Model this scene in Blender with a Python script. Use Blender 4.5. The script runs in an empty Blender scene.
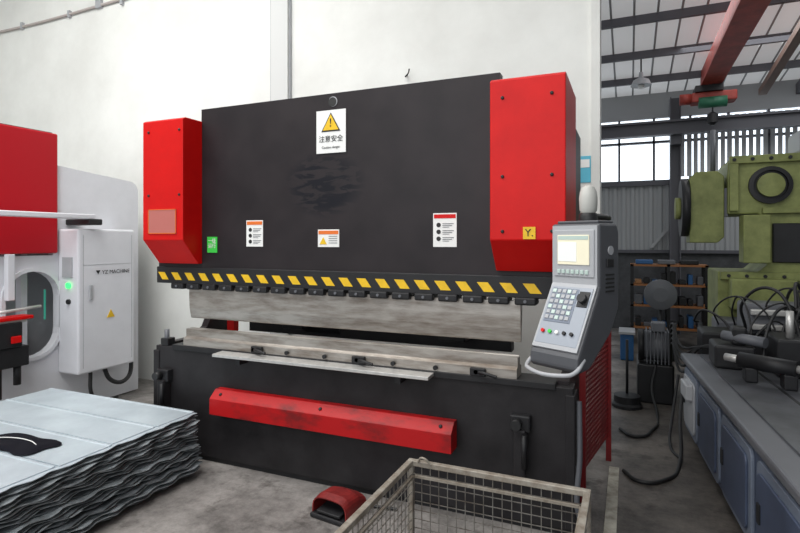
import bpy, bmesh, math, random
from mathutils import Vector, Matrix
random.seed(7)
S = bpy.context.scene
S.view_settings.view_transform = 'Standard'

# ------------------------------------------------------------------ materials
MATS = {}
def mat(name, col, rough=0.5, metal=0.0, var=0.0, vscale=6.0, bump=0.0, bscale=60.0, col2=None, stretch=None, emit=0.0, lo=0.35, hi=0.65, spec=0.5):
    if name in MATS: return MATS[name]
    m = bpy.data.materials.new(name); m.use_nodes = True
    nt = m.node_tree; b = nt.nodes['Principled BSDF']
    b.inputs['Roughness'].default_value = rough
    b.inputs['Metallic'].default_value = metal
    b.inputs['Specular IOR Level'].default_value = spec
    c = (*col, 1)
    b.inputs['Base Color'].default_value = c
    tc = nt.nodes.new('ShaderNodeTexCoord')
    src = tc.outputs['Object']
    if stretch:
        mp = nt.nodes.new('ShaderNodeMapping'); mp.inputs['Scale'].default_value = stretch
        nt.links.new(src, mp.inputs['Vector']); src = mp.outputs['Vector']
    if col2 is None and var > 0:
        col2 = tuple(max(0, x*(1-var)) for x in col)
    if col2 is not None:
        n = nt.nodes.new('ShaderNodeTexNoise'); n.inputs['Scale'].default_value = vscale
        n.inputs['Detail'].default_value = 8; n.inputs['Roughness'].default_value = 0.65
        nt.links.new(src, n.inputs['Vector'])
        r = nt.nodes.new('ShaderNodeValToRGB')
        r.color_ramp.elements[0].position = lo; r.color_ramp.elements[1].position = hi
        r.color_ramp.elements[0].color = (*col2, 1); r.color_ramp.elements[1].color = c
        nt.links.new(n.outputs['Fac'], r.inputs['Fac'])
        nt.links.new(r.outputs['Color'], b.inputs['Base Color'])
    if bump > 0:
        n2 = nt.nodes.new('ShaderNodeTexNoise'); n2.inputs['Scale'].default_value = bscale
        nt.links.new(src, n2.inputs['Vector'])
        bp = nt.nodes.new('ShaderNodeBump'); bp.inputs['Strength'].default_value = bump
        bp.inputs['Distance'].default_value = 0.01
        nt.links.new(n2.outputs['Fac'], bp.inputs['Height'])
        nt.links.new(bp.outputs['Normal'], b.inputs['Normal'])
    if emit > 0:
        b.inputs['Emission Color'].default_value = c
        b.inputs['Emission Strength'].default_value = emit
    MATS[name] = m
    return m

M_wall = mat('plaster_white', (0.80,0.81,0.78), 0.85, col2=(0.68,0.685,0.655), vscale=0.8, bump=0.15, bscale=8)
M_black = mat('ram_charcoal', (0.019,0.0145,0.0165), 0.45, col2=(0.012,0.0095,0.0105), vscale=3.5, spec=.3)
M_bed = mat('bed_charcoal', (0.026,0.024,0.026), 0.48, col2=(0.012,0.011,0.012), vscale=3, spec=.3)
M_dark = mat('dark_steel', (0.016,0.016,0.018), 0.5, var=0.4, spec=.4)
M_rubber = mat('rubber', (0.010,0.010,0.011), 0.55)
M_red = mat('red_paint', (0.62,0.004,0.003), 0.45, col2=(0.54,0.002,0.002), vscale=4, spec=.25)
M_guard = mat('guard_red', (0.24,0.006,0.008), 0.5, var=.3)
M_redworn = mat('red_worn', (0.42,0.006,0.008), 0.5, col2=(0.17,0.010,0.011), vscale=6, lo=0.34, hi=0.52, spec=.3, stretch=(.5,1,1))
M_redlabel = mat('red_label', (0.46,0.14,0.12), 0.4)
M_steel = mat('tool_steel', (0.46,0.43,0.395), 0.36, 0.6, col2=(0.20,0.165,0.135), vscale=9, stretch=(.35,1,2.0), lo=0.3, hi=0.60)
M_steelb = mat('bright_steel', (0.66,0.65,0.63), 0.4, 0.5, var=0.25, vscale=12)
M_galv = mat('galvanized', (0.58,0.66,0.71), 0.42, 0.35, col2=(0.46,0.53,0.58), vscale=3)
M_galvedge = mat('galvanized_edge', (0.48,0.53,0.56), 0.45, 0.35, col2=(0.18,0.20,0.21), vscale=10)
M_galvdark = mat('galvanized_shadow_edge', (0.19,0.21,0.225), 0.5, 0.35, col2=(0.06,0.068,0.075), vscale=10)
M_white = mat('white_paint', (0.72,0.73,0.77), 0.4, var=0.05)
M_whiteb = mat('sign_white', (0.80,0.80,0.78), 0.5)
M_gray = mat('gray_paint', (0.12,0.125,0.14), 0.45, var=0.1)
M_dgray = mat('console_gray', (0.075,0.078,0.088), 0.45, var=0.1)
M_lgray = mat('light_gray', (0.40,0.41,0.43), 0.45, var=0.08)
M_yellow = mat('yellow', (0.85,0.53,0.01), 0.5, var=0.15, vscale=20)
M_ink = mat('ink', (0.012,0.012,0.012), 0.6)
M_orange = mat('orange', (0.75,0.16,0.02), 0.5)
M_green = mat('green_sticker', (0.04,0.55,0.06), 0.5)
M_screen = mat('lcd', (0.42,0.52,0.48), 0.3, emit=0.15)
M_cream = mat('screen_cream', (0.72,0.68,0.52), 0.4, emit=0.25)
M_blue = mat('machine_blue', (0.065,0.085,0.14), 0.42, var=0.25, vscale=4)
M_bluel = mat('machine_bluegray', (0.17,0.20,0.26), 0.45, var=0.2)
M_olive = mat('olive_green', (0.30,0.33,0.12), 0.5, col2=(0.17,0.19,0.065), vscale=4, spec=.3)
M_rust = mat('cage_frame_steel', (0.42,0.39,0.34), 0.55, 0.4, col2=(0.22,0.18,0.14), vscale=14)
M_wire = mat('cage_wire_steel', (0.30,0.29,0.27), 0.5, 0.5, col2=(0.14,0.12,0.10), vscale=14)
M_corr = mat('corrugated_gray', (0.36,0.37,0.38), 0.6)
M_roof = mat('roof_sheet', (0.70,0.71,0.72), 0.6, emit=0.32)  # slight glow added to the sheets so the roof reads brighter
M_beam = mat('steel_beam_gray', (0.10,0.10,0.115), 0.6)
M_craner = mat('crane_red', (0.38,0.045,0.03), 0.55, var=0.4)
M_pane = mat('window_daylight', (0.80,0.88,0.95), 0.5, emit=1.8)
M_led = mat('green_led', (0.03,1.0,0.10), 0.5, emit=3)
M_cloth = mat('black_cloth', (0.008,0.008,0.012), 0.9, spec=.1)
M_bluecrate = mat('blue_plastic', (0.02,0.10,0.26), 0.5)
M_skyblue = mat('poster_blue', (0.10,0.45,0.60), 0.6)
M_yline = mat('floor_paint', (0.50,0.48,0.41), 0.7, col2=(0.22,0.20,0.16), vscale=9)
M_brown = mat('cardboard', (0.35,0.18,0.08), 0.8)
M_trim = mat('trim_gray', (0.62,0.63,0.62), 0.8)

def ram_material():
    """charcoal paint with a greasy hand-rubbed patch in the middle of the ram"""
    m = bpy.data.materials.new('ram_face_paint'); m.use_nodes=True
    nt=m.node_tree; b=nt.nodes['Principled BSDF']; L=nt.links
    tc=nt.nodes.new('ShaderNodeTexCoord')
    n=nt.nodes.new('ShaderNodeTexNoise'); n.inputs['Scale'].default_value=3.5; n.inputs['Detail'].default_value=8
    L.new(tc.outputs['Object'],n.inputs['Vector'])
    r=nt.nodes.new('ShaderNodeValToRGB'); r.color_ramp.elements[0].position=.35; r.color_ramp.elements[1].position=.65
    r.color_ramp.elements[0].color=(.0145,.0112,.013,1); r.color_ramp.elements[1].color=(.023,.018,.020,1)
    L.new(n.outputs['Fac'],r.inputs['Fac'])
    mp=nt.nodes.new('ShaderNodeMapping'); mp.vector_type='TEXTURE'
    mp.inputs['Location'].default_value=(-.06,-.3,2.15); mp.inputs['Scale'].default_value=(.33,10,.24)
    L.new(tc.outputs['Object'],mp.inputs['Vector'])
    ln=nt.nodes.new('ShaderNodeVectorMath'); ln.operation='LENGTH'; L.new(mp.outputs['Vector'],ln.inputs[0])
    mr=nt.nodes.new('ShaderNodeMapRange'); mr.inputs['From Min'].default_value=1.05; mr.inputs['From Max'].default_value=.65
    L.new(ln.outputs['Value'],mr.inputs['Value'])
    mp2=nt.nodes.new('ShaderNodeMapping'); mp2.inputs['Scale'].default_value=(4,1,15); mp2.inputs['Rotation'].default_value=(0,.15,0)
    L.new(tc.outputs['Object'],mp2.inputs['Vector'])
    n2=nt.nodes.new('ShaderNodeTexNoise'); n2.inputs['Scale'].default_value=1.3; n2.inputs['Detail'].default_value=4; n2.inputs['Distortion'].default_value=.9
    L.new(mp2.outputs['Vector'],n2.inputs['Vector'])
    r2=nt.nodes.new('ShaderNodeValToRGB'); r2.color_ramp.elements[0].position=.43; r2.color_ramp.elements[1].position=.50
    L.new(n2.outputs['Fac'],r2.inputs['Fac'])
    mu=nt.nodes.new('ShaderNodeMath'); mu.operation='MULTIPLY'; L.new(mr.outputs['Result'],mu.inputs[0]); L.new(r2.outputs['Color'],mu.inputs[1])
    mx=nt.nodes.new('ShaderNodeMix'); mx.data_type='RGBA'
    L.new(mu.outputs[0],mx.inputs[0]); L.new(r.outputs['Color'],mx.inputs[6]); mx.inputs[7].default_value=(.003,.003,.007,1)
    L.new(mx.outputs[2],b.inputs['Base Color'])
    b.inputs['Roughness'].default_value=.45; b.inputs['Specular IOR Level'].default_value=.28
    return m
M_ram=ram_material()

def floor_material():
    m = bpy.data.materials.new('hall_concrete'); m.use_nodes=True
    nt=m.node_tree; b=nt.nodes['Principled BSDF']; L=nt.links
    tc=nt.nodes.new('ShaderNodeTexCoord'); sp=nt.nodes.new('ShaderNodeSeparateXYZ')
    L.new(tc.outputs['Object'],sp.inputs[0])
    n=nt.nodes.new('ShaderNodeTexNoise'); n.inputs['Scale'].default_value=1.6; n.inputs['Detail'].default_value=12; n.inputs['Roughness'].default_value=0.78
    L.new(tc.outputs['Object'],n.inputs['Vector'])
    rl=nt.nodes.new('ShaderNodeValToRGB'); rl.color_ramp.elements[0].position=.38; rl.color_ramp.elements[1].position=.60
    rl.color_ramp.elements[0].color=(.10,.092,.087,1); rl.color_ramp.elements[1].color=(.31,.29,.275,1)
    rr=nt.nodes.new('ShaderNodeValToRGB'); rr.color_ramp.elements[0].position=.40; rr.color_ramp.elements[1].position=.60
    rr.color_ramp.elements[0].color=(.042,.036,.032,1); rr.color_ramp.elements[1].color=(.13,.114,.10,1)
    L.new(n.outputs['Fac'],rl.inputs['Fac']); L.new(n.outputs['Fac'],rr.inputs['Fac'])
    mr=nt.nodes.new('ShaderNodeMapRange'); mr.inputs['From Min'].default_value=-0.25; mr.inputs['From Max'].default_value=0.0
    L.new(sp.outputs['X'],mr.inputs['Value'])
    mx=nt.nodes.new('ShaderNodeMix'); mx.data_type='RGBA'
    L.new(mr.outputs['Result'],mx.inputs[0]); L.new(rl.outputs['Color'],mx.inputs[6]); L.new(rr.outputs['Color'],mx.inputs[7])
    n3=nt.nodes.new('ShaderNodeTexNoise'); n3.inputs['Scale'].default_value=3.3; n3.inputs['Detail'].default_value=8; n3.inputs['Roughness'].default_value=.7; L.new(tc.outputs['Object'],n3.inputs['Vector'])
    r3=nt.nodes.new('ShaderNodeValToRGB'); r3.color_ramp.elements[0].position=.54; r3.color_ramp.elements[1].position=.64
    r3.color_ramp.elements[0].color=(1,1,1,1); r3.color_ramp.elements[1].color=(.45,.43,.42,1); L.new(n3.outputs['Fac'],r3.inputs['Fac'])
    mm=nt.nodes.new('ShaderNodeMix'); mm.data_type='RGBA'; mm.blend_type='MULTIPLY'; mm.inputs[0].default_value=1
    L.new(mx.outputs[2],mm.inputs[6]); L.new(r3.outputs['Color'],mm.inputs[7])
    L.new(mm.outputs[2],b.inputs['Base Color']); b.inputs['Roughness'].default_value=.6
    n2=nt.nodes.new('ShaderNodeTexNoise'); n2.inputs['Scale'].default_value=25; L.new(tc.outputs['Object'],n2.inputs['Vector'])
    bp=nt.nodes.new('ShaderNodeBump'); bp.inputs['Strength'].default_value=.25; bp.inputs['Distance'].default_value=.01
    L.new(n2.outputs['Fac'],bp.inputs['Height']); L.new(bp.outputs['Normal'],b.inputs['Normal'])
    return m
M_floor = floor_material()

# ------------------------------------------------------------------ helpers
class G:
    """one real-world object: an Empty with parts. local=True -> part coordinates are in the group's frame"""
    def __init__(s, name, loc=(0,0,0), rot=0.0, local=False):
        s.e = bpy.data.objects.new(name, None); S.collection.objects.link(s.e)
        s.e.location = loc; s.e.rotation_euler = (0,0,rot); s.e.empty_display_size = .1
        s.off = Vector((0,0,0)) if local else Vector(loc)
def _link(me, name, m, g, smooth=False, bevel=0, segs=2):
    o = bpy.data.objects.new(name, me); S.collection.objects.link(o)
    if m: me.materials.append(m)
    if g is not None:
        o.parent = g.e
        me.transform(Matrix.Translation(-g.off))
    if smooth:
        for p in me.polygons: p.use_smooth = True
    if bevel > 0:
        b = o.modifiers.new('bev','BEVEL'); b.width=bevel; b.segments=segs; b.limit_method='ANGLE'; b.angle_limit=math.radians(25)
    return o
def mesh(name, verts, faces, m, g=None, smooth=False, bevel=0, solid=0):
    me = bpy.data.meshes.new(name); me.from_pydata([tuple(v) for v in verts], [], faces); 
    bm=bmesh.new(); bm.from_mesh(me); bmesh.ops.recalc_face_normals(bm, faces=bm.faces); bm.to_mesh(me); bm.free()
    o=_link(me,name,m,g,smooth,bevel)
    if solid:
        md=o.modifiers.new('s','SOLIDIFY'); md.thickness=solid
    return o
BF=[(0,1,2,3),(7,6,5,4),(0,4,5,1),(1,5,6,2),(2,6,7,3),(3,7,4,0)]
def bverts(x0,x1,y0,y1,z0,z1):
    return [(x0,y0,z0),(x1,y0,z0),(x1,y1,z0),(x0,y1,z0),(x0,y0,z1),(x1,y0,z1),(x1,y1,z1),(x0,y1,z1)]
def box(name,x0,x1,y0,y1,z0,z1,m,g=None,bevel=0):
    return mesh(name,bverts(x0,x1,y0,y1,z0,z1),BF,m,g,False,bevel)
def boxes(name,lst,m,g=None,bevel=0):
    V=[];F=[]
    for b in lst:
        n=len(V); V+=bverts(*b); F+=[tuple(i+n for i in f) for f in BF]
    return mesh(name,V,F,m,g,False,bevel)
def prism(name, prof, a0, a1, m, g=None, axis='X', bevel=0, smooth=False):
    def P(p,a):
        return {'X':(a,p[0],p[1]),'Y':(p[0],a,p[1]),'Z':(p[0],p[1],a)}[axis]
    n=len(prof)
    V=[P(p,a0) for p in prof]+[P(p,a1) for p in prof]
    F=[tuple(range(n)),tuple(range(2*n-1,n-1,-1))]+[(i,(i+1)%n,n+(i+1)%n,n+i) for i in range(n)]
    return mesh(name,V,F,m,g,smooth,bevel)
def cyl(name,p0,p1,r,m,g=None,r2=None,n=24,bevel=0):
    p0=Vector(p0);p1=Vector(p1);d=(p1-p0);L=d.length;q=d.to_track_quat('Z','Y')
    r2=r if r2 is None else r2
    V=[];F=[]
    for k,(z,rr) in enumerate(((0,r),(L,r2))):
        for i in range(n):
            a=2*math.pi*i/n; V.append(p0+q@Vector((rr*math.cos(a),rr*math.sin(a),z)))
    F=[tuple(range(n))[::-1],tuple(range(n,2*n))]+[(i,(i+1)%n,n+(i+1)%n,n+i) for i in range(n)]
    o=mesh(name,V,F,m,g,False,bevel)
    for p in o.data.polygons: p.use_smooth = len(p.vertices)==4
    return o
def lathe(name, base, axis, prof, m, g=None, n=32):
    base=Vector(base);q=Vector(axis).to_track_quat('Z','Y');V=[];F=[]
    for (r,h) in prof:
        for i in range(n):
            a=2*math.pi*i/n; V.append(base+q@Vector((r*math.cos(a),r*math.sin(a),h)))
    for k in range(len(prof)-1):
        for i in range(n): F.append((k*n+i,k*n+(i+1)%n,(k+1)*n+(i+1)%n,(k+1)*n+i))
    F.append(tuple(range(n))); F.append(tuple(range((len(prof)-1)*n,len(prof)*n)))
    o=mesh(name,V,F,m,g,True)
    o.data.polygons[-1].use_smooth=False;o.data.polygons[-2].use_smooth=False
    md=o.modifiers.new('es','EDGE_SPLIT'); md.split_angle=math.radians(35)
    return o
def tube(name,pts,r,m,g=None,cyclic=False,smooth=True):
    cu=bpy.data.curves.new(name,'CURVE');cu.dimensions='3D';cu.bevel_depth=r;cu.bevel_resolution=3;cu.resolution_u=8;cu.use_fill_caps=True
    off = g.off if g else Vector((0,0,0))
    sp=cu.splines.new('BEZIER');sp.bezier_points.add(len(pts)-1)
    for b,p in zip(sp.bezier_points,pts):
        b.co=Vector(p)-off;b.handle_left_type=b.handle_right_type='AUTO'
    sp.use_cyclic_u=cyclic
    cu.materials.append(m)
    o=bpy.data.objects.new(name,cu);S.collection.objects.link(o)
    if g: o.parent=g.e
    return o
def text(name,s,size,loc,rot,m,g,align='CENTER'):
    cu=bpy.data.curves.new(name,'FONT');cu.body=s;cu.size=size;cu.align_x=align;cu.align_y='CENTER';cu.extrude=0.0005
    cu.materials.append(m)
    o=bpy.data.objects.new(name,cu);S.collection.objects.link(o)
    o.location=Vector(loc)-g.off;o.rotation_euler=rot;o.parent=g.e
    return o
def tri(name,cx,y,cz,w,m,g):
    h=w*.87
    return prism(name,[(cx-w/2,cz-h/2),(cx+w/2,cz-h/2),(cx,cz+h/2)],y,y+.002,m,g,'Y')
RF=(math.radians(90),0,0)

# ------------------------------------------------------------------ building shell
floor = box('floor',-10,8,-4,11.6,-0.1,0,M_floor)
box('wall_back',-10,-0.23,4.9,5.12,0,6.5,M_wall)
box('wall_left',-10.2,-10,-4,5.12,0,6.5,M_wall)
box('wall_header',-0.23,8,4.9,5.12,5.35,6.5,M_wall)
box('wall_right',8,8.2,-4,11.6,0,6.5,M_corr)
box('trim_1',-3.63,-3.41,4.84,4.9,0,6.5,M_trim)
box('trim_2',-0.30,-0.23,4.86,4.9,0,6.5,M_wall)
boxes('trim_4',[(-3.66,-3.63,4.87,4.9,0,6.5),(-3.41,-3.395,4.87,4.9,0,6.5)],M_lgray)
ceil = box('ceiling',-10.2,8.2,-4,5.12,6.5,6.6,M_wall)
rf = G('roof_rear_bay',(3.5,8,4.9))
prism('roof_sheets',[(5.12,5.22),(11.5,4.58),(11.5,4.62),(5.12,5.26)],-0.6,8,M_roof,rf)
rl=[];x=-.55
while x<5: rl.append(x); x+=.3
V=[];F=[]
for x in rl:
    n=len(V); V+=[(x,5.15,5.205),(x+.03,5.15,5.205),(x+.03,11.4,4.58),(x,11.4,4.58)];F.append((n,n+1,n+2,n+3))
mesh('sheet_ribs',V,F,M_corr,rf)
pl=[]
for y in (5.8,7.0,8.2,9.4,10.5):
    z=5.22-(y-5.12)*0.1
    pl.append((-0.5,8,y,y+.06,z-.12,z-.003))
boxes('purlins',pl,M_beam,rf)
prism('rafter_0',[(5.12,4.95),(11.4,4.32),(11.4,4.50),(5.12,5.13)],2.7,2.8,M_beam,rf)
rw = box('wall_rear',-0.6,8,11.42,11.6,0,1.55,mat('rear_dark',(0.085,0.088,0.095),0.8,var=.4))
cg = G('wall_rear_cladding',(3.5,11.5,2.2))
V=[];x=-0.6
while x<8:
    for dx,dy in ((0,0),(.05,0),(.08,.03),(.13,.03)):
        V+= [(x+dx,11.40+dy,1.55),(x+dx,11.40+dy,2.85)]
    x+=.16
F=[(2*i,2*i+2,2*i+3,2*i+1) for i in range(len(V)//2-1)]
mesh('corrugated_sheet',V,F,M_corr,cg)
box('rail_low',-0.6,8,11.32,11.4,2.80,2.90,M_beam,cg)
box('rail_mid',-0.6,8,11.34,11.4,1.5,1.56,M_beam,cg)
prism('diag_brace',[(.35,1.6),(.42,1.6),(1.35,2.8),(1.28,2.8)],11.3,11.36,M_corr,cg,'Y')
box('wall_rear_upper',-0.6,8,11.42,11.6,4.1,4.6,M_corr)
wn=G('window_1',(3.5,11.5,3.5))
box('glass',-0.6,8,11.48,11.5,2.9,4.1,M_pane,wn)
boxes('mullions',[(x,x+.04,11.38,11.48,2.9,4.1) for x in [ -.2+.62*i for i in range(13)]]+[(-.6,8,11.38,11.48,3.62,3.66)],M_beam,wn)
boxes('blinds',[(x,x+.07,11.36,11.38,2.95,4.05) for x in [0.78+.11*i for i in range(30)]],M_lgray,wn)
cr_=G('rear_column',(.75,11.2,0))
boxes('h_column',[(.70,.72,11.08,11.28,0,4.4),(.86,.88,11.08,11.28,0,4.4),(.72,.86,11.17,11.19,0,4.4)],M_beam,cr_)

# crane
cr=G('overhead_crane',(1.3,8,4.4))
box('girder_web',1.14,1.20,5.0,10.6,4.32,4.66,M_craner,cr)
box('girder_bottom_flange',1.08,1.38,5.0,10.6,4.28,4.32,M_craner,cr)
box('girder_web_far',1.26,1.32,5.0,10.6,4.32,4.66,M_craner,cr)
box('hoist_body',0.95,1.6,10.0,10.3,4.02,4.18,M_craner,cr,.02)
cyl('hoist_motor',(0.78,10.1,4.1),(.95,10.1,4.1),.09,M_craner,cr)
cyl('hoist_drum',(1.05,10.0,4.0),(1.45,10.0,4.0),.09,mat('hoist_green',(.02,.13,.07),.5),cr)
box('hoist_trolley',1.0,1.4,9.95,10.4,4.18,4.28,M_dark,cr)
lathe('hook_block',(1.25,10.0,3.62),(0,0,1),[(.03,0),(.08,.04),(.08,.18),(.02,.22)],M_dark,cr)
cyl('rope',(1.25,10.0,3.8),(1.25,10.0,4.0),.012,M_dark,cr)
rb=G('crane_runway_beam',(3.5,10.8,3.8))
boxes('beam',[(-0.6,8,10.75,10.95,3.66,3.70),(-0.6,8,10.83,10.87,3.70,3.88),(-0.6,8,10.75,10.95,3.88,3.92)],M_beam,rb)
boxes('brackets',[(.7,.88,10.9,11.15,3.5,3.66)],M_beam,rb)
cb=G('inclined_roof_brace',(2.2,8,4.5))
prism('brace',[(5.2,4.9),(10.9,4.25),(10.9,4.35),(5.2,5.0)],2.05,2.17,mat('brace_brown',(.2,.13,.1),.6),cb)
lp=G('pendant_lamp',(0.18,9.6,4.2))
lathe('shade',(0.18,9.6,4.28),(0,0,1),[(.16,0),(.12,.09),(.04,.13),(.03,.22)],M_lgray,lp)
cyl('rod',(0.18,9.6,4.45),(0.18,9.6,4.75),.012,M_dark,lp)
cyl('bulb',(0.18,9.6,4.24),(0.18,9.6,4.3),.05,M_whiteb,lp)

cd=G('wall_conduit',(-8,4.88,4.83))
tube('cable',[(-9.9,4.88,4.84),(-7.8,4.88,4.80),(-6.0,4.88,4.84),(-3.66,4.88,4.9)],.018,mat('pink_pipe',(.45,.40,.38),.6),cd)
boxes('clips',[(x,x+.04,4.86,4.9,4.77,4.86) for x in (-9,-8,-7,-6,-5)],M_lgray,cd)
br=G('wall_bracket',(-6.4,4.85,4.95))
box('plate',-6.45,-6.35,4.86,4.9,4.8,5.1,M_lgray,br)
tube('arm',[(-6.4,4.86,4.95),(-6.4,4.5,5.0),(-6.4,4.2,5.1)],.02,M_lgray,br)
po=G('wall_notice',(-.36,4.89,2.4))
box('sheet',-.42,-.305,4.892,4.899,2.25,2.48,M_skyblue,po)
box('sheet_header',-.41,-.315,4.888,4.892,2.38,2.45,M_whiteb,po)
ws=G('wall_cable_stub',(-2.02,4.88,3.38))
tube('stub',[(-2.03,4.9,3.39),(-2.02,4.84,3.36),(-1.99,4.83,3.38),(-1.985,4.85,3.43)],.007,M_dark,ws)

# ------------------------------------------------------------------ PRESS BRAKE
pb=G('press_brake',(-1.95,3.6,0))
def cframe(n,x0,x1,g):
    prof=[(3.34,0.0),(4.15,0.0),(4.15,2.5),(3.34,2.5),(3.34,1.42),(3.60,1.42),(3.74,1.36),(3.80,1.24),(3.80,1.08),(3.74,.97),(3.60,.90),(3.34,.90)]
    prism(n,prof,x0,x1,M_black,g,'X')
cframe('frame_left',-3.57,-3.50,pb); cframe('frame_right',-.40,-.33,pb)
box('bed_plate',-3.61,-.30,3.27,3.40,0.04,.88,M_bed,pb,.006)
box('bed_foot',-3.61,-.30,3.29,3.75,0.0,.05,M_dark,pb)
boxes('bed_edge_caps',[(-3.63,-3.57,3.26,3.42,.05,.84),(-.345,-.29,3.26,3.42,.05,.84)],M_bed,pb,.006)
box('bed_top_block',-3.42,-.40,3.255,3.45,.86,.90,M_dark,pb,.004)
prism('ram_plate',[(-3.61,1.50),(-3.61,1.62),(-3.15,1.62),(-3.15,2.795),(-.74,2.795),(-.74,1.62),(-.40,1.62),(-.40,1.50)],3.30,3.38,M_ram,pb,'Y')
box('ram_lower',-3.62,-.40,3.285,3.40,1.395,1.53,M_dark,pb,.006)
box('ram_back_beam',-3.4,-.5,3.38,3.5,1.5,2.7,M_black,pb)
bl=[]; x=-3.45
while x<-.62:
    bl.append((x,x+.13,3.27,3.39,1.352,1.40)); x+=.165
boxes('punch_clamps',bl,M_dark,pb,.01)
for b in bl:
    cyl('clamp_screw',(b[0]+.065,3.262,1.376),(b[0]+.065,3.275,1.376),.010,M_gray,pb,n=10)
V=[];F=[];x=-3.60
while x<-.47:
    n=len(V);w=.070
    V+=[(x+.045,3.2835,1.425),(x+.045+w,3.2835,1.425),(x+w,3.2835,1.485),(x,3.2835,1.485)];F.append((n,n+1,n+2,n+3)); x+=.143
mesh('hazard_stripes',V,F,M_yellow,pb)
prism('punch',[(3.31,1.372),(3.37,1.372),(3.37,1.28),(3.355,1.20),(3.345,1.125),(3.338,1.115),(3.33,1.125),(3.315,1.2),(3.31,1.28)],-3.29,-.615,M_steel,pb,'X')
prism('die_rail',[(3.27,.90),(3.42,.90),(3.42,.955),(3.375,.97),(3.375,1.03),(3.345,1.03),(3.337,1.015),(3.329,1.03),(3.30,1.03),(3.30,.97),(3.27,.955)],-3.31,-.63,M_steel,pb,'X')
boxes('die_holder_blocks',[(x,x+.10,3.245,3.272,.90,.95) for x in (-2.62,-1.76,-.92)],M_dark,pb,.006)
for i,x in enumerate((-2.60,-2.3,-1.98,-1.72,-1.45,-1.15,-.88)):
    cyl('die_bolt_%d'%i,(x,3.245,.925),(x,3.262,.925),.015,M_dark,pb,n=12)
    if i in(0,3,6): tube('wedge_handle_%d'%i,[(x+.02,3.24,.925),(x+.06,3.215,.93),(x+.14,3.21,.915)],.010,M_dark,pb)
box('back_gauge_beam',-3.2,-.8,3.95,4.05,.92,1.0,M_dark,pb)
boxes('back_gauge_red',[(-3.38,-3.0,3.86,3.92,1.04,1.10),(-3.38,-3.30,3.86,3.92,.92,1.04)],M_red,pb)
cyl('gauge_drum',(-2.6,4.0,1.0),(-2.25,4.0,1.0),.07,M_dark,pb)
boxes('back_gauge_fingers',[(-2.7,-2.5,3.75,3.98,1.0,1.08),(-1.3,-1.1,3.75,3.98,1.0,1.08)],M_dark,pb,.01)
def cover(n,x0,x1,g):
    prism(n,[(3.10,1.75),(3.10,2.685),(3.13,2.70),(3.72,2.70),(3.72,1.56),(3.26,1.56)],x0,x1,M_red,g,'X',bevel=.006)
cover('cover_left',-3.565,-3.145,pb); cover('cover_right',-.755,-.325,pb)
box('cover_left_plate',-3.50,-3.21,3.094,3.10,1.80,1.99,M_redlabel,pb)
boxes('cover_left_plate_rim',[(-3.50,-3.21,3.092,3.094,1.985,1.99),(-3.50,-3.21,3.092,3.094,1.80,1.805),(-3.50,-3.495,3.092,3.094,1.80,1.99),(-3.215,-3.21,3.092,3.094,1.80,1.99)],M_orange,pb)
for i,(x,z) in enumerate(((-.68,2.58),(-.40,2.58),(-.68,2.12),(-.40,2.12),(-.68,1.80),(-.40,1.80),(-3.5,2.6),(-3.18,2.6),(-3.5,2.1),(-3.18,2.1))):
    lathe('cover_bolt_%d'%i,(x,3.10,z),(0,-1,0),[(.010,0),(.010,.006),(.006,.009)],M_dark,pb,n=12)
cyl('lifting_hole',(-1.937,3.297,2.735),(-1.937,3.301,2.735),.036,M_lgray,pb)
cyl('lifting_hole_inner',(-1.940,3.2955,2.733),(-1.940,3.299,2.733),.033,M_ink,pb)
def sticker(n,x0,x1,z0,z1,g,header=M_orange,y=3.2985):
    box(n,x0,x1,y-.002,y+.002,z0,z1,M_whiteb,g)
    box(n+'_header',x0+.006,x1-.006,y-.004,y-.002,z1-.034,z1-.008,header,g)
sticker('warning_sticker_a',-2.70,-2.545,1.70,1.90,pb)
sticker('warning_sticker_b',-2.06,-1.885,1.70,1.825,pb)
sticker('warning_sticker_c',-1.18,-1.02,1.705,1.925,pb,M_red)
for nm,x0,zt in (('a',-2.69,1.84),('c',-1.17,1.86)):
    for k in range(3):
        z=zt-.045*k
        cyl('picto_%s%d'%(nm,k),(x0+.028,3.2945,z-.012),(x0+.028,3.2965,z-.012),.015,M_ink,pb,n=14)
        boxes('lines_%s%d'%(nm,k),[(x0+.055,x0+.13,3.2945,3.2965,z-.006,z-.002),(x0+.055,x0+.12,3.2945,3.2965,z-.018,z-.014),(x0+.055,x0+.10,3.2945,3.2965,z-.028,z-.025)],M_gray,pb)
tri('warn_tri_b',-2.015,3.294,1.745,.06,M_yellow,pb)
boxes('lines_b',[(-1.97,-1.90,3.2945,3.2965,1.775-.016*k,1.779-.016*k) for k in range(4)],M_gray,pb)
box('sign_board',-2.07,-1.83,3.293,3.299,2.37,2.675,M_whiteb,pb)
tri('sign_tri_edge',-1.95,3.290,2.59,.155,M_ink,pb); tri('sign_tri',-1.95,3.288,2.588,.128,M_yellow,pb)
text('sign_bang','!',.085,(-1.95,3.286,2.582),RF,M_ink,pb)
text('sign_text','注意安全',.05,(-1.95,3.291,2.468),RF,M_ink,pb)
text('sign_text_small','Caution danger',.024,(-1.95,3.291,2.41),RF,M_ink,pb)
box('green_sticker',-3.085,-2.985,3.294,3.299,1.65,1.775,M_green,pb)
text('green_sticker_text','一级\n运行',.04,(-3.035,3.292,1.722),RF,M_whiteb,pb)
box('inspection_label',-.56,-.49,3.092,3.097,1.755,1.825,M_yellow,pb)
text('inspection_text','Y.',.06,(-.525,3.090,1.79),RF,M_ink,pb)
prism('sheet_support',[(3.145,.866),(3.27,.870),(3.27,.892),(3.145,.888)],-2.90,-1.16,M_steelb,pb,'X',bevel=.003)
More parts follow.
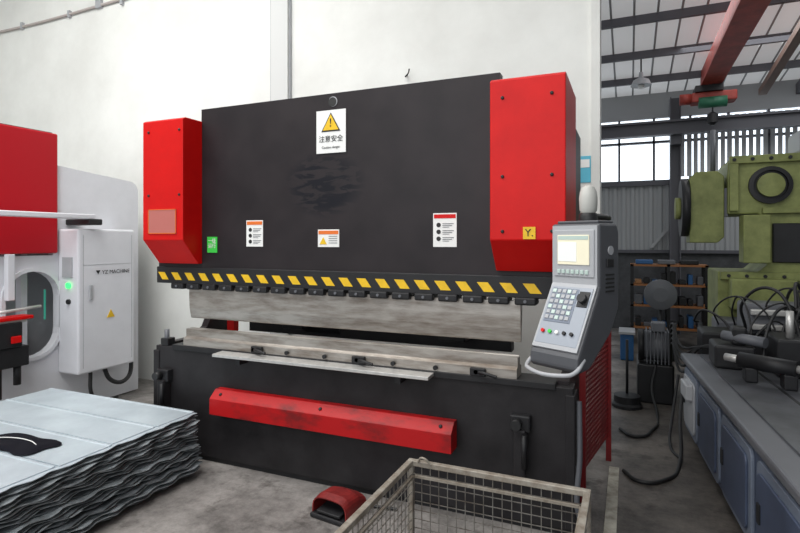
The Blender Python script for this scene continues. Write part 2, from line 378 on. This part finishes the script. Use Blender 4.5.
boxes('support_brackets',[(-2.7,-2.66,3.17,3.27,.82,.866),(-1.4,-1.36,3.17,3.27,.82,.866)],M_dark,pb)
prism('red_front_beam',[(3.27,.425),(3.27,.605),(3.215,.605),(3.15,.545),(3.15,.425)],-2.93,-1.01,M_redworn,pb,'X',bevel=.003)
for i,x in enumerate((-2.85,-1.97,-1.09)):
    lathe('beam_bolt_%d'%i,(x,3.183,.576),(0,-.6,.8),[(.012,0),(.012,.006),(.007,.01)],M_dark,pb,n=12)
for sx in (-3.48,-.60):
    box('arm_block_%.1f'%sx,sx-.06,sx+.06,3.21,3.27,.60,.70,M_dark,pb,.01)
    box('arm_web_%.1f'%sx,sx-.035,sx+.035,3.19,3.27,.34,.62,M_bed,pb,.01)
    cyl('arm_knob_%.1f'%sx,(sx-.015,3.15,.655),(sx-.015,3.21,.655),.03,M_rubber,pb)
    cyl('arm_pin_%.1f'%sx,(sx+.03,3.18,.40),(sx+.03,3.18,.60),.016,M_dark,pb)
cyl('post_pin',(-3.52,3.30,.88),(-3.52,3.30,1.01),.02,M_gray,pb)
box('post_block',-3.56,-3.48,3.27,3.35,.88,.94,M_dark,pb,.006)
tube('bed_conduit',[(-.27,3.30,.80),(-.265,3.28,.5),(-.265,3.28,.12),(-.22,3.35,.05)],.016,M_gray,pb)

p0=Vector((-.285,3.76));p1=Vector((-.15,4.55))
nn=22;mm=32
V=[];F=[]
def strip(a,b,z0,z1):
    n=len(V);A=p0.lerp(p1,a);B=p0.lerp(p1,b)
    d=(p1-p0).normalized();nv=Vector((d.y,-d.x))*.002
    for P in (A,B):
        for s in(-1,1):
            for z in(z0,z1): V.append((P.x+nv.x*s,P.y+nv.y*s,z))
    F.extend([(n,n+1,n+5,n+4),(n+2,n+3,n+7,n+6),(n,n+1,n+3,n+2),(n+4,n+5,n+7,n+6),(n,n+2,n+6,n+4),(n+1,n+3,n+7,n+5)])
for i in range(nn+1): strip(i/nn-.008 if i else 0,min(1,i/nn+.010),.2,1.36)
for j in range(mm+1):
    z=.2+1.14*j/mm; strip(0,1,z,z+.014)
mesh('side_guard_mesh',V,F,M_guard,pb)
boxes('side_guard_posts',[(-.305,-.265,3.74,3.78,0,1.38),(-.17,-.13,4.53,4.57,0,1.38)],M_guard,pb)

# ------------------------------------------------------------------ operator console
cn=G('operator_console',(-.245,2.74,0),math.radians(-29),local=True)
cp=[(0,1.83),(.15,1.83),(.17,1.79),(.17,1.42),(.10,1.30),(-.08,1.15),(-.16,1.14),(-.18,1.16),(-.175,1.21),(-.012,1.50),(0,1.53)]
prism('housing',cp,-.135,.135,M_dgray,cn,'X',bevel=.012)
prism('front_frame',[(-.006,1.82),(0,1.82),(0,1.53),(-.165,1.232),(-.171,1.238),(-.006,1.536)],-.125,.125,M_lgray,cn,'X')
box('screen_bezel',-.112,.112,-.012,-.004,1.57,1.80,M_lgray,cn,.004)
box('screen',-.088,.088,-.016,-.010,1.63,1.775,M_cream,cn)
box('screen_bar',-.084,.084,-.018,-.015,1.752,1.77,M_screen,cn)
box('screen_pane',-.084,.02,-.018,-.015,1.645,1.74,mat('screen_white',(.72,.74,.72),.4,emit=.25),cn)
for i in range(7): box('soft_key_%d'%i,-.09+.026*i,-.073+.026*i,-.018,-.010,1.585,1.605,M_screen,cn,.002)
sl=Vector((0,-.165,-.304)).normalized(); nrm=Vector((0,-.879,.477))
def onslope(name,x0,x1,s0,s1,t,m,bev=.002):
    o0=Vector((0,-.006,1.536)); V=[]
    for t_ in(0,t):
        for (x,s) in((x0,s0),(x1,s0),(x1,s1),(x0,s1)):
            p=o0+sl*s+nrm*t_; V.append((x,p.y,p.z))
    mesh(name,V,BF,m,cn,False,bev)
onslope('keypad_plate',-.115,.115,.02,.32,.004,mat('keypad_gray',(.30,.33,.38),.4))
onslope('keypad_field',-.105,.045,.03,.21,.006,M_bluel)
for r in range(6):
    for c in range(5):
        onslope('key_%d_%d'%(r,c),-.10+.028*c,-.079+.028*c,.036+.028*r,.056+.028*r,.010,M_screen if (r*2+c)%3==0 else M_lgray)
onslope('dial_plate',.052,.108,.04,.12,.008,M_dark)
p=Vector((0,-.006,1.536))+sl*.08; cyl('hand_dial',(.08,p.y,p.z),(.08,p.y+nrm.y*.03,p.z+nrm.z*.03),.022,M_dark,cn)
p=Vector((0,-.006,1.536))+sl*.26
for i,(x,m) in enumerate(((-.085,M_red),(-.045,M_green),(-.005,M_whiteb),(.035,M_dark),(.075,M_dark))):
    cyl('push_button_%d'%i,(x,p.y,p.z),(x,p.y+nrm.y*.015,p.z+nrm.z*.015),.009,m,cn,n=16)
cyl('usb_port',(.135,.09,1.7),(.14,.09,1.7),.022,M_lgray,cn,n=18)
boxes('side_vents',[(.135,.139,.05,.12,1.50+.02*k,1.508+.02*k) for k in range(5)],M_ink,cn)
box('side_switch',.135,.143,.055,.11,1.62,1.66,M_dark,cn,.003)
box('top_cap',-.115,.115,.02,.15,1.83,1.845,M_dgray,cn,.005)
lathe('swivel_joint',(.01,.10,1.88),(0,0,1),[(.030,0),(.042,.02),(.044,.08),(.040,.11),(.028,.135),(.010,.145)],mat('swivel_white',(.50,.50,.47),.5),cn)
lathe('swivel_collar',(.01,.10,1.84),(0,0,1),[(.045,0),(.045,.035),(.038,.045)],M_dark,cn)
tube('boom',[(.01,.13,1.87),(-.02,.30,1.87),(-.14,.52,1.87),(-.28,.66,1.87)],.016,M_dark,cn)
tube('handle',[(-.13,-.12,1.20),(-.13,-.20,1.15),(-.10,-.23,1.14),(.10,-.23,1.14),(.13,-.20,1.15),(.13,-.12,1.20)],.010,M_lgray,cn)

# ------------------------------------------------------------------ foot pedal
fp=G('foot_pedal',(-1.70,2.98,0),math.radians(-8),local=True)
box('base',-.14,.14,-.13,.11,0,.03,M_dark,fp,.01)
V=[];F=[];ns=14;secs=[(-.11,.86),(-.06,.98),(.04,.95),(.11,.7)]
for (y,s) in secs:
    for i in range(ns+1):
        a=math.pi*i/ns
        ca=math.cos(a);sa=max(0,math.sin(a))
        V.append((.135*math.copysign(abs(ca)**.6,ca),y,.025+.13*s*sa**.5))
for k in range(len(secs)-1):
    for i in range(ns): n=k*(ns+1)+i;F.append((n,n+1,n+ns+2,n+ns+1))
F.append(tuple(range(3*(ns+1),4*(ns+1))))
mesh('hood',V,F,mat('pedal_red',(.26,.02,.018),.5,col2=(.15,.012,.012),vscale=10),fp,False,0,.008)
prism('treadle',[(-.12,.04),(.08,.07),(.08,.085),(-.12,.055)],-.09,.09,M_dark,fp,'X',bevel=.004)
tube('cable',[(0,.10,.03),(.08,.15,.012),(.2,.19,.012),(.3,.22,.012)],.009,M_rubber,fp)

# ------------------------------------------------------------------ stack of folded sheets
st=G('galvanized_sheet_stack',(-3.9,2.1,0))
boxes('pallet_battens',[(-4.6,-3.1,y,y+.1,0,.05) for y in (1.2,2.1,2.9)],M_brown,st)
NL=30; PITCH=.0138
def zzag(t):
    t=t%1.0
    return 4*t-1 if t<.5 else 3-4*t
for L in range(NL):
    z=.052+L*PITCH
    ox=.07-.06*L/NL+random.uniform(-.03,.02); oy=random.uniform(-.02,.012); ny=70
    y0=.95;y1=3.07
    ph=L*.04+random.uniform(-.22,.22)
    xs=[-4.62,-4.0,-3.5,-3.08,-2.99]
    V=[];F=[]
    for j in range(ny+1):
        y=y0+(y1-y0)*j/ny+oy
        e=ox+.014*zzag(j/7.0+ph)+random.uniform(-.004,.004)
        for i,x in enumerate(xs):
            dz=(.0065*zzag(j/7.0+ph*1.5+.3)-.004) if (i==4 and L<NL-1) else 0
            sag=.003*math.sin(j*.1+L*.15) if L<NL-1 else 0
            V.append((x+(e if i>=3 else 0),y,z+dz+sag))
    for j in range(ny):
        for i in range(4):
            n=j*5+i;F.append((n,n+1,n+6,n+5))
    last=L==NL-1
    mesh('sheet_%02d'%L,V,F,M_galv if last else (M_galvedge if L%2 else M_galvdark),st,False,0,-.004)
zt=.052+(NL-1)*PITCH+.005
ys=(.98,1.33,1.68,2.03,2.38,2.73)
for k,y in enumerate(ys):
    prism('top_sheet_%d'%k,[(y,zt),(y+.335,zt),(y+.335,zt+.008),(y+.318,zt+.008),(y+.312,zt+.004),(y,zt+.004)],-4.62,-3.0+random.uniform(-.02,.015),M_galv,st,'X')
ztop=zt+.009
sh=G('black_shirt',(-3.45,2.1,ztop))
bm=bmesh.new()
out=[(-.42,-.10),(-.30,-.13),(-.10,-.12),(-.02,-.10),(.08,-.15),(.17,-.08),(.12,.01),(.20,.08),(.10,.14),(.0,.09),(-.14,.12),(-.30,.11),(-.38,.04)]
cx,cy=-3.43,2.14
R_=8
rings=[]
cv=bm.verts.new((cx-.08,cy,ztop+.022))
for r in range(1,R_+1):
    f=r/R_
    rings.append([bm.verts.new((cx-.08+(x+.08)*f,cy+y*f, ztop+(.018+.005*math.sin(x*30*f+y*22)+.004*math.sin(y*60*f+r) if r<R_ else .004))) for x,y in out])
n=len(out)
for i in range(n): bm.faces.new((cv,rings[0][i],rings[0][(i+1)%n]))
for r in range(R_-1):
    for i in range(n): bm.faces.new((rings[r][i],rings[r+1][i],rings[r+1][(i+1)%n],rings[r][(i+1)%n]))
me=bpy.data.meshes.new('shirt');bm.to_mesh(me);bm.free()
o=_link(me,'shirt',M_cloth,sh,True);md=o.modifiers.new('s','SUBSURF');md.levels=1;md.render_levels=2
tube('white_stripe',[(cx-.30,cy-.05,ztop+.026),(cx-.16,cy+.0,ztop+.030),(cx+.0,cy+.01,ztop+.028),(cx+.08,cy-.01,ztop+.026)],.003,M_whiteb,sh)

# ------------------------------------------------------------------ white / red press brake on the left
wm=G('white_press_brake',(-5.9,3.7,0))
def arc(cy,cz,r,a0,a1,n=8): return [(cy+r*math.cos(math.radians(a0+(a1-a0)*i/n)),cz+r*math.sin(math.radians(a0+(a1-a0)*i/n))) for i in range(n+1)]
outer=[(2.75,0.02),(4.50,0.02)]+arc(4.38,2.30,.12,0,90,5)+[(3.50,2.50),(3.50,1.60),(2.75,1.60)]
hole=arc(3.30,1.20,.25,0,180,12)+arc(3.30,.88,.25,180,360,12)
def plate(name,outer,hole,x0,x1,m,g):
    bm=bmesh.new()
    vo=[bm.verts.new((x0,a,b)) for a,b in outer]; vh=[bm.verts.new((x0,a,b)) for a,b in hole]
    ed=[bm.edges.new((vo[i],vo[(i+1)%len(vo)])) for i in range(len(vo))]+[bm.edges.new((vh[i],vh[(i+1)%len(vh)])) for i in range(len(vh))]
    bmesh.ops.triangle_fill(bm,edges=ed,use_beauty=True)
    r=bmesh.ops.extrude_face_region(bm,geom=bm.faces[:])
    for v in [e for e in r['geom'] if isinstance(e,bmesh.types.BMVert)]: v.co.x+=x1-x0
    bmesh.ops.recalc_face_normals(bm,faces=bm.faces)
    me=bpy.data.meshes.new(name);bm.to_mesh(me);bm.free()
    return _link(me,name,m,g)
plate('side_plate',outer,hole,-5.32,-5.25,M_white,wm)
ro=arc(3.30,1.20,.285,0,180,14)+arc(3.30,.88,.285,180,360,14)
ri=arc(3.30,1.20,.25,0,180,14)+arc(3.30,.88,.25,180,360,14)
plate('throat_ring',ro,ri,-5.25,-5.225,M_white,wm)
box('inner_panel',-5.9,-5.6,3.0,4.4,.3,1.9,M_lgray,wm)
box('inner_strut',-5.5,-5.42,3.30,3.36,.3,1.9,M_white,wm)
box('inner_lamp',-5.42,-5.41,3.52,3.535,.95,1.25,mat('teal_led',(.05,.35,.25),.5,emit=.4),wm)
box('body_back',-7.6,-5.32,3.9,4.45,.02,2.42,M_white,wm,.02)
box('ram_white',-7.6,-5.36,3.0,3.2,1.45,2.6,M_white,wm)
box('bed_white',-7.6,-5.36,2.95,3.2,.02,.9,M_white,wm)
box('red_cover',-5.7,-5.20,2.62,3.52,1.62,2.80,mat('red_deep',(.44,.004,.012),.45,spec=.3),wm,.015)
box('red_cover_top',-5.6,-5.26,2.7,3.50,2.80,2.815,M_dark,wm)
box('electric_cabinet',-5.25,-4.95,3.55,4.20,.42,1.86,M_white,wm,.02)
boxes('cabinet_door_seam',[(-4.951,-4.947,3.60,4.16,1.50,1.503),(-4.951,-4.947,3.60,3.603,.48,1.80),(-4.951,-4.947,4.157,4.16,.48,1.80)],M_lgray,wm)
RX=(math.radians(90),0,math.radians(90))
text('cabinet_brand','▼ YZ MACHINE',.055,(-4.944,3.93,1.42),RX,M_ink,wm)
prism('cabinet_warning',[(3.86,.95),(3.95,.95),(3.905,1.03)],-4.951,-4.945,M_yellow,wm,'X')
box('door_handle',-4.95,-4.93,3.66,3.69,1.15,1.3,M_lgray,wm,.004)
boxes('door_handle_plate',[(-5.17,-5.03,3.538,3.552,1.38,1.58)],M_lgray,wm)
cyl('start_lamp',(-5.08,3.53,1.30),(-5.08,3.55,1.30),.028,M_led,wm,n=18)
cyl('start_lamp_b',(-5.08,3.53,1.14),(-5.08,3.55,1.14),.025,M_dark,wm,n=18)
tube('cabinet_hose',[(-5.05,3.9,.43),(-5.0,3.95,.28),(-5.0,4.12,.24),(-5.1,4.28,.40),(-5.22,4.3,.6)],.022,M_rubber,wm)
tube('cabinet_hose_b',[(-5.05,3.75,.43),(-5.0,3.75,.15),(-5.0,3.9,.06),(-5.1,4.1,.05)],.018,M_rubber,wm)
box('light_arm',-4.98,-4.90,2.45,3.70,1.955,2.005,M_white,wm,.01)
box('light_arm_bracket',-5.24,-4.88,3.62,3.76,1.90,1.96,M_dark,wm,.01)
boxes('light_arm_support',[(-5.25,-4.95,2.7,2.76,1.94,1.99)],M_dark,wm)
box('tool_black',-5.2,-4.98,2.60,3.05,.80,1.02,M_dark,wm,.01)
box('tool_red',-5.12,-4.97,2.85,3.14,1.04,1.07,M_red,wm,.005)
box('tool_slide',-5.15,-5.0,2.70,3.10,1.01,1.04,M_steelb,wm,.005)
cyl('tool_rod',(-5.0,2.7,1.11),(-5.0,3.22,1.14),.014,M_steelb,wm)
box('tool_block',-5.2,-5.0,2.7,3.12,.62,.80,M_dark,wm,.01)
cyl('tool_tube',(-5.08,2.9,.35),(-5.08,2.9,.85),.03,M_dark,wm)
cyl('tool_tube_b',(-5.06,3.05,.45),(-5.06,3.05,.65),.03,M_dark,wm)
box('tool_red_tip',-5.0,-4.96,2.95,3.03,.84,.90,M_red,wm,.005)
box('laser_post',-5.20,-5.14,3.02,3.08,1.2,1.62,M_white,wm,.005)

# ------------------------------------------------------------------ blue-grey machine bed (right)
bmch=G('bench_machine',(.452,5.48,0),math.radians(4.1),local=True)
box('body',0.02,1.9,-4.0,0,.06,.66,M_blue,bmch,.02)
box('plinth',.06,1.85,-3.95,-.05,0,.06,M_dark,bmch)
box('table_top',-.02,1.95,-4.02,.02,.66,.72,M_gray,bmch,.015)
box('table_plate',.12,1.8,-3.9,-.1,.72,.735,mat('table_gray',(.13,.135,.15),.35,.3,var=.4),bmch)
boxes('t_slots',[(x,x+.02,-3.88,-.12,.7352,.737) for x in (.4,.75,1.1,1.45)],M_dark,bmch)
def rrect(y0,y1,z0,z1,r):
    return arc(y1-r,z1-r,r,0,90,5)+arc(y0+r,z1-r,r,90,180,5)+arc(y0+r,z0+r,r,180,270,5)+arc(y1-r,z0+r,r,270,360,5)
for i,(a,b,m) in enumerate(((-.62,-.06,M_lgray),(-1.36,-.70,M_blue),(-2.1,-1.44,M_blue),(-3.2,-2.2,M_blue))):
    prism('panel_frame_%d'%i,rrect(a,b,.10,.62,.06),0.0,.02,M_bluel,bmch,'X',bevel=.004)
    prism('panel_%d'%i,rrect(a+.05,b-.05,.15,.57,.05),-.014,0.0,m,bmch,'X',bevel=.004)
    box('panel_latch_%d'%i,-.024,-.012,b-.12,b-.08,.32,.42,M_dark,bmch,.003)
box('outlet_box',-.06,0.02,-.5,-.25,.42,.55,M_lgray,bmch,.01)
tl=G('vise_and_fixtures',(.9,4.6,.735))
def cyl2(n,p0,p1,r,m,**k): return cyl(n,p0,p1,r,m,tl,**k)
cyl2('roller',(.74,4.55,.88),(1.04,4.34,.88),.055,M_dark); cyl2('roller_neck',(.66,4.61,.88),(.75,4.54,.88),.028,M_steelb)
cyl2('roller_neck_b',(1.04,4.34,.88),(1.10,4.30,.88),.028,M_steelb)
boxes('v_blocks',[(.76,.84,4.46,4.58,.737,.84),(.96,1.04,4.32,4.44,.737,.84)],M_dark,tl,.01)
boxes('fixture_blocks',[(.62,.9,4.85,5.2,.737,.92),(1.0,1.3,4.7,5.1,.737,1.02),(1.35,1.7,4.6,5.1,.737,1.12),(.75,.85,4.9,5.05,.92,1.06)],M_dark,tl,.02)
cyl2('hyd_cyl',(.7,5.0,.98),(.95,4.8,.97),.04,M_gray); cyl2('rod',(1.1,4.8,1.02),(1.1,4.8,1.22),.025,M_steelb)
cyl2('valve',(1.45,4.7,1.12),(1.45,4.7,1.24),.05,M_dark)

pm=G('hydraulic_pump_unit',(.28,6.6,0))
box('tank',.08,.44,6.3,6.9,0.0,.42,M_dark,pm,.02)
cyl('motor',(.14,6.45,.60),(.44,6.45,.60),.16,M_gray,pm)
boxes('fins',[(.17+.035*i,.18+.035*i,6.28,6.62,.43,.77) for i in range(7)],M_gray,pm)
cyl('fan_cowl',(.09,6.45,.60),(.15,6.45,.60),.17,M_dark,pm)
box('junction_box',.22,.36,6.36,6.5,.76,.86,M_gray,pm,.01)
sd=G('post_stand',(.0,6.1,0))
lathe('base',(-.02,6.1,0),(0,0,1),[(.15,0),(.15,.03),(.13,.05),(.13,.12),(.03,.14)],M_dark,sd)
cyl('post',(-.02,6.1,.12),(-.02,6.1,.70),.014,M_dark,sd)

# ------------------------------------------------------------------ olive C-frame punch press
gp=G('olive_punch_press',(1.5,6.9,0))
prof=[(.86,0),(2.7,0),(2.7,2.62),(1.00,2.62),(.95,2.55),(.95,2.02),(1.22,2.02),(1.30,1.94),(1.30,1.50),(1.22,1.42),(.86,1.42)]
prism('c_frame',prof,6.5,7.3,M_olive,gp,'Y',bevel=.015)
boxes('frame_ribs',[(.96,2.6,6.44,6.5,2.54,2.62),(.96,1.04,6.44,6.5,2.05,2.54),(1.25,2.6,6.44,6.5,2.02,2.08),(.88,2.6,6.44,6.5,1.34,1.42)],M_olive,gp,.006)
box('frame_recess_dark',1.34,2.4,6.46,6.505,1.52,1.92,M_dark,gp,.01)
box('slide_block',1.05,1.28,6.25,6.5,1.52,2.0,M_olive,gp,.01)
lathe('flange_ring',(1.32,6.5,2.31),(0,-1,0),[(.19,0),(.19,.05),(.15,.055),(.15,.01)],M_dark,gp)
lathe('flange_hub',(1.32,6.5,2.31),(0,-1,0),[(.12,0),(.12,.07),(.05,.08)],M_olive,gp)
lathe('flange_ring_b',(1.85,6.5,2.31),(0,-1,0),[(.17,0),(.17,.05),(.1,.06)],M_dark,gp)
prism('side_gear_case',[(.60,1.72),(.86,1.72),(.92,1.78),(.92,2.42),(.86,2.48),(.66,2.48),(.60,2.42)],6.5,6.9,M_olive,gp,'Y',bevel=.012)
cyl('side_pulley',(.52,6.68,2.1),(.60,6.68,2.1),.31,M_dark,gp,n=36)
cyl('side_pulley_hub',(.47,6.68,2.1),(.53,6.68,2.1),.12,M_olive,gp)
box('case_bracket',.9,.96,6.55,6.85,2.0,2.3,M_gray,gp)
cyl('top_post',(.84,6.7,2.48),(.84,6.7,2.95),.025,M_gray,gp)
box('lower_block',.95,1.5,6.25,6.5,1.05,1.36,M_olive,gp,.015)
box('press_table',.80,2.4,6.12,6.5,.78,.95,M_gray,gp,.02)
box('grey_head',1.56,2.3,6.45,6.9,2.62,2.86,M_lgray,gp,.03)
for i in range(9):
    cyl('bolt_%d'%i,(1.0+.16*i,6.44,2.58),(1.0+.16*i,6.425,2.58),.018,M_dark,gp,n=8)
    cyl('bolt_l%d'%i,(.95+.16*i,6.44,1.38),(.95+.16*i,6.425,1.38),.018,M_dark,gp,n=8)
dk=G('press_feed_unit',(1.0,5.85,0))
box('feed_base',.62,1.9,5.62,6.05,0,.9,M_dark,dk,.02)
box('feed_head',.95,1.6,5.66,6.0,.9,1.18,M_gray,dk,.03)
boxes('feed_rollers',[(1.0,1.5,5.60,5.66,.95,1.0),(1.0,1.5,5.60,5.66,1.08,1.13)],M_steelb,dk,.01)
hs=G('hydraulic_hoses',(1.0,5.0,.74))
rnd=random.Random(3)
for i in range(20):
    x=.68+rnd.random()*.85; y=4.8+rnd.random()*.4; x2=x+rnd.uniform(-.35,.45); top=1.05+rnd.random()*.36
    tube('hose_%d'%i,[(x,y,.75),(x+rnd.uniform(-.1,.1),y+.1,top*.85),((x+x2)/2,y+.22,top),(x2,y+.42,top*.9),(x2+.05,y+.6,.98)],.007+rnd.random()*.006,M_rubber,hs)
for i in range(5):
    tube('pump_hose_%d'%i,[(.40,6.27,.45),(.40,5.95,.72+.05*i),(.46,5.7,.5+.06*i),(.60,5.52,.78),(.9,5.3,.80)],.012,M_rubber,hs)
fc=G('floor_cables',(.2,5,0))
tube('cable_a',[(-.04,4.35,.016),(.08,4.2,.016),(.24,4.3,.016),(.36,4.65,.016),(.40,5.1,.25),(.44,5.35,.42)],.014,M_rubber,fc)
tube('cable_b',[(-.08,5.3,.016),(.05,5.15,.016),(.2,5.4,.016),(.26,5.9,.016),(.22,6.15,.2),(.26,6.27,.42)],.014,M_rubber,fc)
tube('cable_c',[(.38,4.75,.016),(.32,5.0,.016),(.36,5.35,.2),(.42,5.56,.5)],.012,M_rubber,fc)

box('trim_3',-.14,-.07,2.6,4.4,0.0,.012,M_yline)

# ------------------------------------------------------------------ rear storage rack
rk=G('storage_rack',(.65,10.2,0))
X0,X1,Y0,Y1=.02,1.15,9.6,10.1
boxes('uprights',[(x,x+.05,y,y+.05,0,1.35) for x in(X0,.56,X1-.05) for y in(Y0,Y1-.05)],M_dark,rk)
boxes('shelves',[(X0,X1,Y0,Y1,z,z+.03) for z in(.30,.66,1.0,1.32)],mat('rack_orange',(.30,.12,.04),.5),rk)
cols=[M_brown,M_dark,M_gray,M_gray,M_bluecrate,M_dark]
for i in range(24):
    z=(.333,.693,1.033)[i%3]; x=X0+.07+ (i//3)*.13
    box('bin_%d'%i,x,x+rnd.uniform(.06,.11),Y0+.06,Y0+.35,z,z+rnd.uniform(.06,.22),cols[rnd.randrange(6)],rk,.01)
for i in range(3): box('top_crate_%d'%i,.1+.33*i,.36+.33*i,9.65,10.0,1.355,1.42,(M_bluecrate,M_gray,M_dark)[i],rk,.01)
tb=G('work_table',(1.6,9,0))
boxes('legs',[(x,x+.05,y,y+.05,0,.8) for x in(1.2,2.1) for y in(8.8,9.4)],M_dark,tb)
box('top',1.15,2.2,8.75,9.5,.8,.85,M_gray,tb)
boxes('items',[(1.25,1.6,8.9,9.2,.85,1.2),(1.7,2.0,8.9,9.2,.85,1.05)],M_gray,tb,.02)
bs=G('storage_crate',(-.03,8.6,0))
box('crate_body',-.12,.06,8.4,8.8,0,.40,M_bluecrate,bs,.02)
box('crate_rim',-.14,.08,8.38,8.82,.38,.42,M_lgray,bs,.005)
wf=G('floor_fan',(.42,8.7,0))
lathe('fan_base',(.42,8.7,0),(0,0,1),[(.2,0),(.2,.03),(.04,.06)],M_dark,wf)
cyl('fan_pole',(.42,8.7,.05),(.42,8.7,.8),.02,M_dark,wf)
lathe('fan_cage',(.42,8.75,.95),(0,-1,0),[(.12,0),(.22,.03),(.22,.1),(.1,.13)],M_gray,wf)

# ------------------------------------------------------------------ wire mesh cage
cg2=G('wire_mesh_cage',(-.585,1.9,0))
x0,x1,y0,y1,zb,zt2=-1.03,-.155,1.35,2.52,.12,.64
t=.03
boxes('rim',[(x0,x1,y1-t,y1,zt2-.028,zt2),(x0,x1,y0,y0+t,zt2-.028,zt2),(x0,x0+t,y0+t,y1-t,zt2-.028,zt2),(x1-t,x1,y0+t,y1-t,zt2-.028,zt2)],M_rust,cg2,.004)
boxes('inner_rim',[(x0+t+.004,x1-t-.004,y1-t-.018,y1-t-.006,zt2-.075,zt2-.063),(x0+t+.004,x0+t+.016,y0+t,y1-t,zt2-.075,zt2-.063),(x1-t-.016,x1-t-.004,y0+t,y1-t,zt2-.075,zt2-.063)],M_rust,cg2)
boxes('posts',[(a,a+t,b,b+t,0,zt2-.029) for a in(x0,x1-t) for b in(y0,y1-t)],M_rust,cg2,.004)
boxes('bottom_frame',[(x0+t,x1-t,y1-t,y1,zb,zb+.035),(x0+t,x1-t,y0,y0+t,zb,zb+.035),(x0,x0+t,y0+t,y1-t,zb,zb+.035),(x1-t,x1,y0+t,y1-t,zb,zb+.035)],M_rust,cg2)
W=[];w=.0018
for yy in (y0+.02,y1-.02):
    x=x0+t
    while x<x1-t: W.append((x-w,x+w,yy-w,yy+w,zb,zt2-.02)); x+=.045
    z=zb+.045
    while z<zt2-.03: W.append((x0+t,x1-t,yy-w+.004,yy+w+.004,z-w,z+w)); z+=.045
for xx in (x0+.02,x1-.02):
    y=y0+t
    while y<y1-t: W.append((xx-w,xx+w,y-w,y+w,zb,zt2-.02)); y+=.045
    z=zb+.045
    while z<zt2-.03: W.append((xx-w+.004,xx+w+.004,y0+t,y1-t,z-w,z+w)); z+=.045
x=x0+t
while x<x1-t: W.append((x-w,x+w,y0+t,y1-t,zb+.015,zb+.02)); x+=.045
y=y0+t
while y<y1-t: W.append((x0+t,x1-t,y-w,y+w,zb+.02,zb+.025)); y+=.045
boxes('wire_mesh',W,M_wire,cg2)
tube('rim_hook',[(-.97,2.49,.64),(-.94,2.47,.67),(-.90,2.48,.64)],.006,M_rust,cg2)

# ------------------------------------------------------------------ lights
def area(name,loc,size,power,rot=(0,0,0),col=(1,1,1),sy=None):
    l=bpy.data.lights.new(name,'AREA');l.energy=power;l.size=size;l.color=col
    if sy: l.shape='RECTANGLE';l.size_y=sy
    o=bpy.data.objects.new(name,l);S.collection.objects.link(o);o.location=loc;o.rotation_euler=rot;return o
area('ceiling_fill_a',(-4.8,1.6,6.4),4.0,300,col=(1,.99,.97),sy=2.4)  # unseen area lamp under the solid ceiling, added to light the hall
area('ceiling_fill_b',(-1.5,-.6,6.4),3.5,220,col=(1,.99,.97),sy=2.4)  # second unseen lamp added overhead; the ceiling has no opening
area('front_fill',(-1.5,-3.8,3.4),7,175,rot=(math.radians(80),0,0),col=(.97,.985,1),sy=3.6)  # unseen broad lamp behind the camera, added for frontal light
area('rear_skylight',(2.5,8.2,4.75),3.5,120,col=(.95,.98,1),sy=4)
W_=bpy.data.worlds.new('World');S.world=W_;W_.use_nodes=True
W_.node_tree.nodes['Background'].inputs['Color'].default_value=(.88,.94,1,1)
W_.node_tree.nodes['Background'].inputs['Strength'].default_value=.5

# ------------------------------------------------------------------ camera
c=bpy.data.cameras.new('Camera');c.lens=24;c.sensor_width=36;c.shift_y=-26.5/800;c.clip_start=.05
co=bpy.data.objects.new('Camera',c);S.collection.objects.link(co)
co.location=(0,0,1.75);co.rotation_euler=(math.radians(90),0,math.radians(23.25))
S.camera=co
